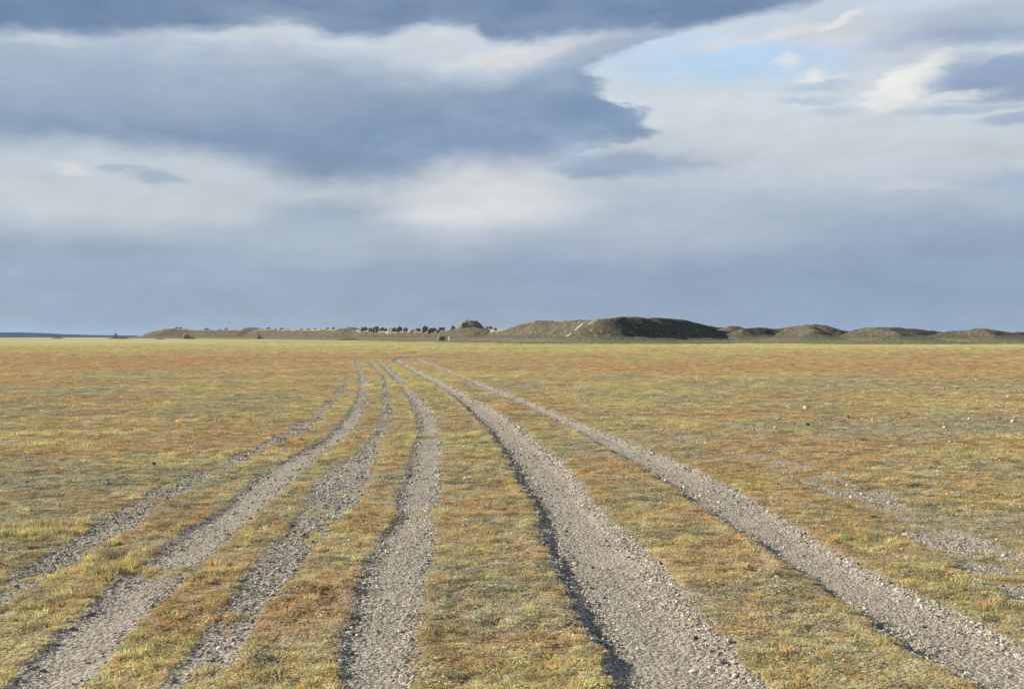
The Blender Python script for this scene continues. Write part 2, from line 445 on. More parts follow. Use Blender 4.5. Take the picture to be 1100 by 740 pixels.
def proto_collection(name, shapes, mat):
    col = bpy.data.collections.new(name)
    for i, (V, Fc) in enumerate(shapes):
        me = bpy.data.meshes.new(name); me.from_pydata(V, [], Fc); me.update(); me.materials.append(mat)
        col.objects.link(bpy.data.objects.new('%s_form_%02d' % (name, i), me))
    return col

def scatter(name, P, scl, rot, idx, tint, col):
    me = bpy.data.meshes.new(name)
    me.vertices.add(len(P)); me.vertices.foreach_set('co', P.astype(np.float32).ravel())
    set_attr(me, 'scl', 'FLOAT_VECTOR', scl.astype(np.float32)); set_attr(me, 'rot', 'FLOAT_VECTOR', rot.astype(np.float32))
    set_attr(me, 'form', 'INT', idx.astype(np.int32))
    set_attr(me, 'tint', 'FLOAT_COLOR', np.concatenate([tint, np.ones((len(P), 1))], 1).astype(np.float32))
    o = bpy.data.objects.new(name, me); C.objects.link(o)
    ng = bpy.data.node_groups.new(name+'_scatter', 'GeometryNodeTree')
    ng.interface.new_socket('Geometry', in_out='INPUT', socket_type='NodeSocketGeometry')
    ng.interface.new_socket('Geometry', in_out='OUTPUT', socket_type='NodeSocketGeometry')
    N = ng.nodes; L = ng.links
    gi = N.new('NodeGroupInput'); go = N.new('NodeGroupOutput')
    ip = N.new('GeometryNodeInstanceOnPoints'); ci = N.new('GeometryNodeCollectionInfo')
    ci.inputs['Collection'].default_value = col; ci.inputs['Separate Children'].default_value = True; ci.inputs['Reset Children'].default_value = True
    def na(nm, t):
        n = N.new('GeometryNodeInputNamedAttribute'); n.data_type = t; n.inputs['Name'].default_value = nm; return n.outputs['Attribute']
    er = N.new('FunctionNodeEulerToRotation'); L.new(na('rot', 'FLOAT_VECTOR'), er.inputs[0])
    L.new(gi.outputs[0], ip.inputs['Points']); L.new(ci.outputs[0], ip.inputs['Instance'])
    ip.inputs['Pick Instance'].default_value = True
    L.new(na('form', 'INT'), ip.inputs['Instance Index']); L.new(er.outputs[0], ip.inputs['Rotation']); L.new(na('scl', 'FLOAT_VECTOR'), ip.inputs['Scale'])
    L.new(ip.outputs[0], go.inputs[0])
    md = o.modifiers.new('scatter', 'NODES'); md.node_group = ng
    return o

def fan_points(n, rmin, rmax, rknee, half=.60):
    """density flat to rknee, then falling with the square of the distance"""
    A1 = (rknee**2-rmin**2)/2; A2 = rknee**2*math.log(rmax/rknee)
    u = rng.random(n)*(A1+A2)
    r = np.where(u < A1, np.sqrt(rmin**2+2*u), rknee*np.exp((u-A1)/rknee**2))
    a = rng.uniform(-half, half, n)
    ms = A1+rknee**2*math.log(max(12/rknee, 1.))          # the verge to either side, near the viewer
    if rknee < 12:
        m = int(n*(.9/(2*half))*ms/(A1+A2))
        u = rng.random(m)*ms
        r2 = np.where(u < A1, np.sqrt(rmin**2+2*u), rknee*np.exp((u-A1)/rknee**2))
        a2 = rng.uniform(half, half+.45, m)*np.where(rng.random(m) < .5, -1, 1)
        r = np.concatenate([r, r2]); a = np.concatenate([a, a2])
    return r*np.sin(a), r*np.cos(a), r

def build_plants():
    rnd = random.Random(3)
    mat = tint_material('dry_blades', .40)
    gs = [blades(18, .030, .034, .0019, 1.0, rnd) for _ in range(4)]+[blades(46, .10, .036, .0036, 1.1, rnd) for _ in range(3)]+[blades(60, .20, .040, .007, 1.0, rnd) for _ in range(2)]
    gcol = proto_collection('grass_tuft', gs, mat)
    hm = tint_material('herb_leaves', .30)
    hs = [leaves(38, .036, .026, .0065, rnd) for _ in range(4)]+[leaves(80, .10, .028, .012, rnd) for _ in range(3)]+[leaves(110, .22, .032, .022, rnd) for _ in range(2)]
    hcol = proto_collection('herb_clump', hs, hm)
    n = 540000
    X, Y, R = fan_points(n, 3.6, 330, 8.0)
    n = len(X); tr = tracks(X, Y); st = stony(X, Y)
    col, wr, ws, wl, straw = veg(X, Y)
    thin = fbm(X/.9, Y/.9, 3, 801)
    p = (1-tr[0])**1.6*(1-.6*st)*(.32+.85*sst(.36, .56, thin))*(1-.50*(1-sst(.34, .46, fbm(X/.20, Y/.20, 2, 821)))*(1-sst(12, 30, R)))
    p = np.where(tr[0] > .75, .012, p)*(1-.8*sst(140, 320, R))
    keep = rng.random(n) < p
    off = np.where(R > 34, .20*np.clip(R/60, .6, 1.9), np.where(R > 11, .10*np.clip(R/22, .55, 1.5), .02))*.8
    for sg in (-1, 1):
        keep &= ~((tracks(X+sg*off, Y)[0] > .45) & (rng.random(n) < .93))
    X, Y, R, col, wr, ws, wl, g = [q[keep] for q in (X, Y, R, col, wr, ws, wl, tr[0])]
    Z = height(X, Y)
    n = len(X)
    herb = rng.random(n) < np.clip(.60+.4*np.maximum(wr, ws)-.75*wl, .05, .92)
    big = R > 11+rng.normal(0, 1.3, n); huge = R > 34+rng.normal(0, 4, n)
    idx = np.where(huge, 7+rng.integers(0, 2, n), np.where(big, 4+rng.integers(0, 3, n), rng.integers(0, 4, n)))
    base = np.where(huge, np.clip(R/60, .6, 1.9), np.where(big, np.clip(R/22, .55, 1.5), 1.0))
    clump = .28+1.35*sst(.3, .7, fbm(X/.17, Y/.17, 3, 871))
    s = base*rng.uniform(.65, 1.35, n)
    hgt = .66*np.where(huge, .65, np.where(big, .8, 1.0))*rng.uniform(.5, 1.2, n)*clump*(1+.9*wl)*np.where(herb, .85, 1.)
    hgt *= np.where(g > .15, .6, 1.)*(1-.35*sst(20, 60, R))
    hz = np.where(huge, np.clip(60/R, .5, 1.6), np.where(big, np.clip(22/R, .6, 1.8), 1.0))*s
    scl = np.stack([s, s, hz*hgt], 1)
    rot = np.stack([rng.normal(0, .10, n), rng.normal(0, .10, n), rng.uniform(0, 6.28, n)], 1)
    # each plant keeps to one kind, so the mats are flecked
    pick = np.clip((vnoise(X/.15, Y/.15, 1501)*.55+vnoise(X/.06+7, Y/.06, 1502)*.45-.5)*1.75+.5, 0, .999)
    pick = np.where(rng.random(n) < .35, rng.random(n), pick)
    kind = np.repeat(OCH[None, :], n, 0)
    kind[pick < .28] = np.array([.225,.235,.175]); kind[(pick > .33) & (pick < .44)] = RUST; kind[(pick > .48) & (pick < .53)] = LIME; kind[(pick > .58) & (pick < .65)] = np.array([.34,.155,.09]); kind[(pick > .65) & (pick < .71)] = np.array([.12,.105,.07]); kind[pick > .90] = STRAW
    kl = (kind @ np.array([.3, .6, .1]))[:, None]; kind = kind*.80+kl*np.array([1.04, 1., .76])*.20
    mixf = (rng.uniform(.1, 1., n)*(1-sst(20, 80, R)*.6))[:, None]
    flk = .82+.46*sst(.25, .75, fbm(X/.11, Y/.11, 2, 1601))
    cush = (pick < .28) & herb & (R < 40) & (rng.random(n) < .5)
    scl[cush] *= np.array([1.5, 1.5, 1.75])
    t = np.minimum((col*(1-mixf)+kind*mixf)*((1.58+.10*sst(20, 60, R))*flk*rng.uniform(.85, 1.30, n))[:, None], .70)
    P = np.stack([X, Y, Z], 1)
    o = scatter('dry_grass', P[~herb], scl[~herb], rot[~herb], idx[~herb], t[~herb], gcol)
    tag(o, 'short ochre and yellow autumn grass growing over the steppe and between the tracks', 'grass', kind='stuff')
    o = scatter('low_herbs', P[herb], scl[herb], rot[herb], idx[herb], t[herb]*.95, hcol)
    tag(o, 'mats of rust red and grey green herbs growing among the dry grass', 'herbs', kind='stuff')
    # tall thin pale stalks
    n = 2600
    X, Y, R = fan_points(n, 7, 120, 30)
    k = (fbm(X/7, Y/9, 3, 901) > .56) & (tracks(X, Y)[0] < .1)
    X, Y, R = X[k], Y[k], R[k]; n = len(X)
    sh = [blades(5, .05, .26, .0022, .5, rnd) for _ in range(4)]
    scol = proto_collection('grass_stalk', sh, mat)
    s = rng.uniform(.4, 1.1, n)*np.clip(R/40, .55, 1.25)
    o = scatter('grass_stalks', np.stack([X, Y, height(X, Y)], 1), np.stack([s, s, s], 1), np.stack([np.zeros(n), np.zeros(n), rng.uniform(0, 6.28, n)], 1),
                rng.integers(0, 4, n), np.array([.52,.44,.22])[None, :]*rng.uniform(.7, 1.2, n)[:, None], scol)
    tag(o, 'thin pale seed stalks standing above the low steppe grass', 'grass', kind='stuff')

def build_gravel():
    rnd = random.Random(5)
    col = proto_collection('pebble', [pebble(rnd) for _ in range(7)], tint_material('pebble_stone', 0))
    n = 640000
    X, Y, R = fan_points(n, 3.6, 95, 6.5)
    n = len(X); g, dz, core, lip = tracks(X, Y); st = stony(X, Y)
    p = np.where(g > .3, .30+.75*g*(1-.80*core), .02+.9*g)
    p = np.maximum(p, .85*st+.03)
    p *= .35+1.1*sst(.3, .65, fbm(X*1.4, Y*1.1, 3, 951))
    k = rng.random(n) < p
    X, Y, R, g, core, st = [q[k] for q in (X, Y, R, g, core, st)]
    n = len(X)
    d = .0048*np.exp(np.abs(rng.normal(0, .56, n)))*(1+.45*(1-core)*(g > .5))*np.where((g < .62) & (X > 3), .72, 1.)*np.clip((R/6.5)**.70, 1, 5)
    d = np.minimum(d, .040+.0004*R)
    Z = height(X, Y)+d*.12
    v = np.exp(rng.normal(0, .50, n))*.295
    v = np.where(rng.random(n) < .05, v*1.9, v); v = np.clip(v, .05, .68)
    hue = rng.normal(0, .035, n)
    tint = np.stack([v*(1.07+hue), v*.97, v*(.79-hue)], 1)
    rot = np.stack([rng.normal(0, .35, n), rng.normal(0, .35, n), rng.uniform(0, 6.28, n)], 1)
    s = d[:, None]*rng.uniform(.8, 1.25, (n, 3))
    o = scatter('gravel', np.stack([X, Y, Z], 1), s, rot, rng.integers(0, 7, n), tint, col)
    tag(o, 'loose grey gravel and pebbles lying in the wheel ruts and bare patches', 'gravel', kind='stuff')
    # pale cobbles sprinkled over the plain
    n = 11000
    X, Y, R = fan_points(n, 6, 110, 26)
    st = stony(X, Y); g = tracks(X, Y)[0]
    right = sst(0, 8, X)*sst(13, 18, Y)*(1-sst(36, 60, Y))
    k = rng.random(n) < (.05+.4*st+.34*right)*(1-.6*g)
    X, Y, R = X[k], Y[k], R[k]; n = len(X)
    d = .016*np.exp(np.abs(rng.normal(0, .55, n)))*np.clip(R/16, .6, 2.2)
    d = np.minimum(d, .085)
    v = np.clip(np.exp(rng.normal(0, .4, n))*.32, .05, .62)
    tint = np.stack([v*1.03, v*.98, v*.90], 1)
    o = scatter('small_cobbles', np.stack([X, Y, height(X, Y)+.012+d*.18], 1), d[:, None]*rng.uniform(.8, 1.2, (n, 3)), np.stack([rng.normal(0, .3, n), rng.normal(0, .3, n), rng.uniform(0, 6.28, n)], 1),
                rng.integers(0, 7, n), tint, col)
    tag(o, 'small pale and dark cobbles sprinkled thinly over the steppe grass', 'cobbles', kind='stuff')

# ------------------------------------------------------------------ single stones that can be picked out
STONES = [ # column, row, width px, tone, label, group
 (338,476,6,'w','white stone on the left lip of the deep left rut','stone by the left rut'),
 (298,450,6,'w','larger of two white stones lying close together in grass left of the ruts',None),
 (293,453,4,'w','smaller of two white stones lying close together in grass left of the ruts',None),
 (165,500,9,'d','flat black stone alone on the grey green grass left of the ruts',None),
 (148,553,5,'w','white stone in the faint outermost left rut',None),
 (63,544,5,'w','cream stone lying above the yellow grass tussock at the far left',None),
 (72,667,6,'w','white stone on the grassy left edge of the nearest left rut',None),
 (91,708,7,'w','rounded cream stone in the middle of the nearest left rut',None),
 (231,593,6,'w','pale stone on the right edge of the left rut',None),
 (171,611,4,'w','small white stone beside the yellow green clump crossing the left rut',None),
 (18,630,9,'g','flat grey stone slab at the far left among gravel',None),
 (438,661,8,'y','flat yellowish stone on the right edge of the middle rut',None),
 (498,565,5,'w','pale stone on the wide grass strip right of the middle rut',None),
 (784,689,10,'w','pinkish white chip standing on the right bank of the widest rut',None),
 (774,705,12,'g','long flat grey stone on the right bank of the widest rut',None),
 (715,517,5,'w','white stone in the shaded left side of the right rut',None),
 (857,561,5,'w','pale stone on the upper right bank of the right rut',None),
 (922,605,6,'d','dark stone on the right bank of the right rut below the yellow green grass',None),
 (950,679,8,'w','white stone in the shade under the left bank of the right rut',None),
 (907,714,6,'y','cream stone among herbs between the two right ruts',None),
 (1071,581,5,'w','cream stone on dry grass at the right, above the right rut',None),
 (1054,665,7,'g','rounded grey stone on the far bank of the right rut',None),
 (1027,651,5,'w','pale stone near the right bank of the right rut, beside a rounded grey one',None),
 (993,668,7,'d','dark stone in the middle of the right rut',None),
 (1021,475,5,'w','white stone just above the yellow grass patch at the right',None),
 (938,451,6,'w','white stone beside a black stone in the stony belt at the right',None),
 (911,448.5,8,'d','low black stone in the stony belt at the right',None),
 (1041,451,6,'w','whitish stone at the upper edge of the stony belt at the right',None),
 (1089,454,9,'w','long white stone at the right end of the stony belt',None),
 (1015,460,6,'w','white stone in the middle of the stony belt',None),
 (1048,463,4,'w','small pale stone in the lower part of the stony belt',None),
 (1074,450,5,'d','small black stone near the right end of the stony belt',None),
 (866,439,8,'w','wide whitish stone on russet grass at the right',None),
 (849,439,5,'w','upright white stone left of a wider one on russet grass',None),
 (836,451,7,'w','white slab left of the stony belt',None),
 (833,460,5,'w','white stone at the tip of the bright green grass strip',None),
 (868,457,7,'d','dark stone just above the bright green grass strip',None),
 (1028,419,5,'d','black stone alone on the far grey green belt',None),
 (911,522,7,'w','pale flat stone in the faint stony track at the right',None),
 (910,486,6,'g','grey stone left of the yellow grass patch',None),
]
def build_stones():
    mats = dict(w=stone_material('pale_stone', (.40,.37,.32), (.62,.58,.51)), d=stone_material('dark_stone', (.018,.018,.02), (.05,.047,.045)),
                g=stone_material('grey_stone', (.20,.19,.175), (.34,.32,.29)), y=stone_material('cream_stone', (.38,.33,.22), (.50,.44,.31)))
    rnd = random.Random(11)
    pts = np.array([gx(s[0], s[1]) for s in STONES])
    z = height(pts[:, 0], pts[:, 1])
    for (px, py, w, t, lab, gp), (x, y), zz in zip(STONES, pts, z):
        d = w/F*y*(.66 if t == 'd' else .82)
        bm = bmesh.new(); bmesh.ops.create_icosphere(bm, subdivisions=2, radius=.5)
        sy, sz = rnd.uniform(.65, .9), rnd.uniform(.5, .68)
        cuts = [(Vector((rnd.gauss(0, 1), rnd.gauss(0, 1), rnd.gauss(0, .7))).normalized(), rnd.uniform(.33, .43)) for _ in range(7)]
        for v in bm.verts:
            p = v.co.copy()
            for nrm, lim in cuts:
                q = p.dot(nrm)
                if q > lim: p -= nrm*(q-lim)
            v.co = Vector((p.x*d*1.1, p.y*d*sy, p.z*d*sz))*(1+rnd.uniform(-.03, .03))
        me = bpy.data.meshes.new('stone'); bm.to_mesh(me); bm.free(); me.materials.append(mats[t])
        o = bpy.data.objects.new('stone', me); C.objects.link(o)
        o.location = (x, y, zz+d*sz*.34+(.012 if py < 560 else .006)); o.rotation_euler = (rnd.uniform(-.2, .2), rnd.uniform(-.2, .2), rnd.uniform(0, 6.28))
        tag(o, lab, 'stone')

# ------------------------------------------------------------------ the earth mounds of the ruined rampart
def WP(px, D, py):
    return ((px-CX)/F*D, D, H+(HY-py)/F*D)

RIDGES = [ # points (column, distance, row of the crest), side slope, half width of the top
 ('rampart', [(146,775,362.5),(160,765,357.5),(168,757,355),(178,750,353),(186,744,352),(196,736,353),(212,725,354),(232,708,354),(252,690,354),(272,668,353.8),(300,625,354),
   (330,578,354),(360,530,353.6),(386,496,355.2),(405,470,356.2),(425,446,356.4),(442,428,355.8),(462,404,356),(484,380,355.8),(500,362,353),(520,345,353.6),(540,326,354.4),(552,317,352.5)], .50, 1.0),
 ('hump', [(262,672,353.2),(268,670,351.6),(276,666,351.8),(281,664,353)], .55, 1.5),
 ('hump', [(366,512,353),(374,508,351.5),(382,504,351.6),(387,502,353.5)], .55, 1.0),
 ('towermound', [(478,376,356.2),(492,360,352.6),(504,350,351.6),(517,340,352.6),(524,334,354.5)], .42, 1.5),
 ('big', [(546,322,354),(558,312,350.5),(570,303,347.2),(580,296,345),(588,291,344.2),(604,282,345),(614,276,344.6),(626,268,344),(640,260,343.2),(648,254,342)], .56, 1.2),
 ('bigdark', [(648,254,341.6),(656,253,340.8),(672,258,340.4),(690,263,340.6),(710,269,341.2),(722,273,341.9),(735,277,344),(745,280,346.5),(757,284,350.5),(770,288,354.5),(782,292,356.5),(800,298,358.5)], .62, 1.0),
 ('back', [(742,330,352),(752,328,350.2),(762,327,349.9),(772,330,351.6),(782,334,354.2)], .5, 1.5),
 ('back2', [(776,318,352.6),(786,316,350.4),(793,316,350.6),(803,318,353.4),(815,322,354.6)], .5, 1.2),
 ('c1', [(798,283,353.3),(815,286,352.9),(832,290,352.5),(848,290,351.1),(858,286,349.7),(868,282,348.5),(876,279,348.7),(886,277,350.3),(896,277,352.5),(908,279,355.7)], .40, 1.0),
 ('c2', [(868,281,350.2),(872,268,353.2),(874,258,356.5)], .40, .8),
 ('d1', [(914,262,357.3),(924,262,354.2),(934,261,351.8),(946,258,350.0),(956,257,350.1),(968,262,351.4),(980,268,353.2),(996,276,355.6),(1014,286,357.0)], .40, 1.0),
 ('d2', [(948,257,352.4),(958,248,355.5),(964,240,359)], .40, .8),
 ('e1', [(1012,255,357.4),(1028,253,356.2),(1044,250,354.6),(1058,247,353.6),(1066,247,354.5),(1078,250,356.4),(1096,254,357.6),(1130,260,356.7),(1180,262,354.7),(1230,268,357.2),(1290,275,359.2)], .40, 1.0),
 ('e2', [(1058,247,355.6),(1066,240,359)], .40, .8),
]
def hill_height(X, Y, out_bare=False):
    Z = np.full_like(X, -9.); bare = np.zeros_like(X); near = np.full_like(X, 1e9)
    wx = 1.5*(fbm(X/6, Y/6, 3, 1201)-.5); wy = 1.5*(fbm(X/6+30, Y/6, 3, 1211)-.5)
    xx = X+wx; yy = Y+wy
    for name, pts, slope, tw in RIDGES:
        W = [WP(*p) for p in pts]
        for (x0, y0, z0), (x1, y1, z1) in zip(W[:-1], W[1:]):
            m = (np.abs(X-(x0+x1)/2) < 45) & (np.abs(Y-(y0+y1)/2) < 60)
            if not m.any(): continue
            dx, dy = x1-x0, y1-y0
            t = np.clip(((xx[m]-x0)*dx+(yy[m]-y0)*dy)/(dx*dx+dy*dy), 0, 1)
            d = np.hypot(xx[m]-x0-t*dx, yy[m]-y0-t*dy)
            h = z0+(z1-z0)*t
            dd = np.sqrt(np.maximum(d, 0)**2+tw*tw)-tw
            z = h-slope*dd
            z = np.where(z < 1.6, 1.6-(1.6-z)*.35, z)       # spread foot
            zm = Z[m]
            bare_m = bare[m]
            top = z > zm
            crest = np.exp(-(d/2.2)**2)*(.75 if name == 'rampart' else .5 if name == 'big' else .12)-(.42*np.exp(-(d/5.)**2) if name in ('hump', 'towermound') else 0.)-(.26 if name[0] in 'bcde' and name != 'big' else 0.)  # darker scrub on right mounds; on bigdark it deepens the shaded face by colour
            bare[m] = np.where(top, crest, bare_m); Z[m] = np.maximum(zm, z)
            near[m] = np.minimum(near[m], d)
    apron = .55+.5*fbm(X/22, Y/22, 3, 1301)-.030*near
    Z = np.maximum(Z, apron)
    sl = sst(0., 2.5, Z)
    Z = Z+sl*(.9*(fbm(X/6, Y/6, 3, 1401)-.5)+.42*(fbm(X/1.3, Y/1.3, 2, 1421)-.5)*(.4+1.8*bare))
    return Z, bare

GULLY = [((623,345),(606,357),.9),((640,343),(630,360),.55),((610,346),(600,352),.3)]
def build_hills():
    cols = np.linspace(math.atan((90-CX)/F), math.atan((1290-CX)/F), 1500)
    d = [175.]
    while d[-1] < 850: d.append(d[-1]+.55+max(0, d[-1]-330)*.004)
    d = np.array(d)
    Dg, Ag = np.meshgrid(d, cols, indexing='ij')
    X = (Dg*np.tan(Ag)).ravel(); Y = Dg.ravel()
    Z, bare = hill_height(X, Y)
    # two washed out paths running down the lit face
    scr = CX+F*X/Y; scy = HY-F*(Z-H)/Y
    for (a, b), (c, e), s in GULLY:
        xw0, yw0, _ = WP(a, 270, b); xw1, yw1, _ = WP(c, 262, e)
        xa, ya = (a-CX)/F*266+1.5, 264.; xb, yb = (c-CX)/F*256, 254.
        t = np.clip(((X-xa)*(xb-xa)+(Y-ya)*(yb-ya))/((xb-xa)**2+(yb-ya)**2), 0, 1)
        dd = np.hypot(X-xa-t*(xb-xa), Y-ya-t*(yb-ya))
        k = np.exp(-(dd/.65)**2)*s
        bare = np.maximum(bare, k); Z -= .25*k
    edge = np.minimum(np.minimum(sst(0, 6, Y-175), 1-sst(800, 845, Y)), 1.)
    Z = Z*edge-1.2*(1-edge)
    base = height(X, Y)
    Z = np.where(Z > .12, Z+base*0, base-.5)
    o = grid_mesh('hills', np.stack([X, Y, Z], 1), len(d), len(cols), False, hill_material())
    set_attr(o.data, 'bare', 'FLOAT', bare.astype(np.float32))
    set_attr(o.data, 'foot', 'FLOAT', (1-sst(.6, 1.5, Z)).astype(np.float32))
    tag(o, kind='structure')
    # far blue ridge
    D = 12000.
    prof = [(-700,352),(-450,353.5),(-200,356),(-60,356.6),(0,357),(18,357),(36,357.6),(60,358.9),(95,359.9),(118,360.1),(150,360.4),(240,360.6),(500,361.4)]
    nx, ny = 240, 24
    xs = np.linspace(prof[0][0], prof[-1][0], nx)
    top = np.interp(xs, [p[0] for p in prof], [p[1] for p in prof])
    V = []
    for j in range(ny):
        v = j/(ny-1)
        prf = math.sin(math.pi*min(1, v*1.0))**.8 if 0 < v < 1 else 0
        y = D-1400+2800*v
        Xr = (xs-CX)/F*D
        hh = (HY-top)/F*D+H
        z = -40+(hh+40)*prf*(1 if True else 0)+prf*(vnoise(Xr/300, np.full(nx, y/300), 5)-.5)*5
        V.append(np.stack([Xr, np.full(nx, y), z], 1))
    m, nt, out = new_mat('distant_forest'); b = NB(nt)
    n = b.noise(b.n('ShaderNodeNewGeometry').outputs['Position'], .004, 4, .6).outputs['Fac']
    bs = b.n('ShaderNodeBsdfDiffuse'); nt.links.new(b.mix(n, rgba((.015,.022,.024)), rgba((.028,.036,.034))), bs.inputs[0]); nt.links.new(bs.outputs[0], out.inputs[0])
    o = grid_mesh('far_hills', np.concatenate(V, 0), ny, nx, False, m)
    tag(o, kind='structure')

# ------------------------------------------------------------------ mudbrick remains
def eroded(name, w, dep, h, mat, seed, lean=0., taper=.25, rough=.16, top=.25, rd=.55, parent=None, loc=(0, 0, 0), rz=0.):
    bm = bmesh.new()
    bmesh.ops.create_cube(bm, size=1.)
    bmesh.ops.subdivide_edges(bm, edges=bm.edges[:], cuts=9, use_grid_fill=True)
    P = np.array([v.co[:] for v in bm.verts])
    t = P[:, 2]+.5
    k = 1-taper*t**1.4
    # round the corners
    r = np.maximum(np.abs(P[:, 0]), np.abs(P[:, 1]))*2
    ln = np.hypot(P[:, 0], P[:, 1])+1e-6
    bx = P[:, 0]*(1-rd)+P[:, 0]/ln*r*.5*rd; by = P[:, 1]*(1-rd)+P[:, 1]/ln*r*.5*rd
    x = bx*w*k+lean*t*h; y = by*dep*k
    n1 = fbm(P[:, 0]*2.2+seed*3.1+P[:, 2]*1.7, P[:, 1]*2.2+seed-P[:, 2]*2.3, 3, seed)-.5
    n2 = fbm(P[:, 0]*6+seed*7.7+P[:, 2]*5, P[:, 1]*6-P[:, 2]*4, 2, seed+5)-.5
    q = 1+rough*2.2*n1+rough*1.2*n2
    x *= q; y *= q
    tn = fbm(P[:, 0]*2.5+seed*9., P[:, 1]*2.5+seed, 3, seed+9)
    z = t*h*(1-top*1.5*np.maximum(0, tn-.3)*t*t-top*.35*(np.hypot(P[:, 0], P[:, 1])*1.4)**2*t)
    for v, a, b_, c in zip(bm.verts, x, y, z): v.co = (a, b_, c-.25)
    me = bpy.data.meshes.new(name); bm.to_mesh(me); bm.free()
    me.polygons.foreach_set('use_smooth', [len(me.polygons) > 0]*len(me.polygons))
    me.materials.append(mat)
    o = bpy.data.objects.new(name, me); C.objects.link(o)
    o.location = loc; o.rotation_euler = (0, 0, rz)
    if parent: o.parent = parent
    return o

def surf(x, y):
    z, _ = hill_height(np.array([x, x+.01]), np.array([y, y]))
    return max(float(z[0]), float(height(np.array([x]), np.array([y]))[0]))

def ridge_d(px):
    p = RIDGES[0][1]
    return float(np.interp(px, [q[0] for q in p], [q[1] for q in p]))

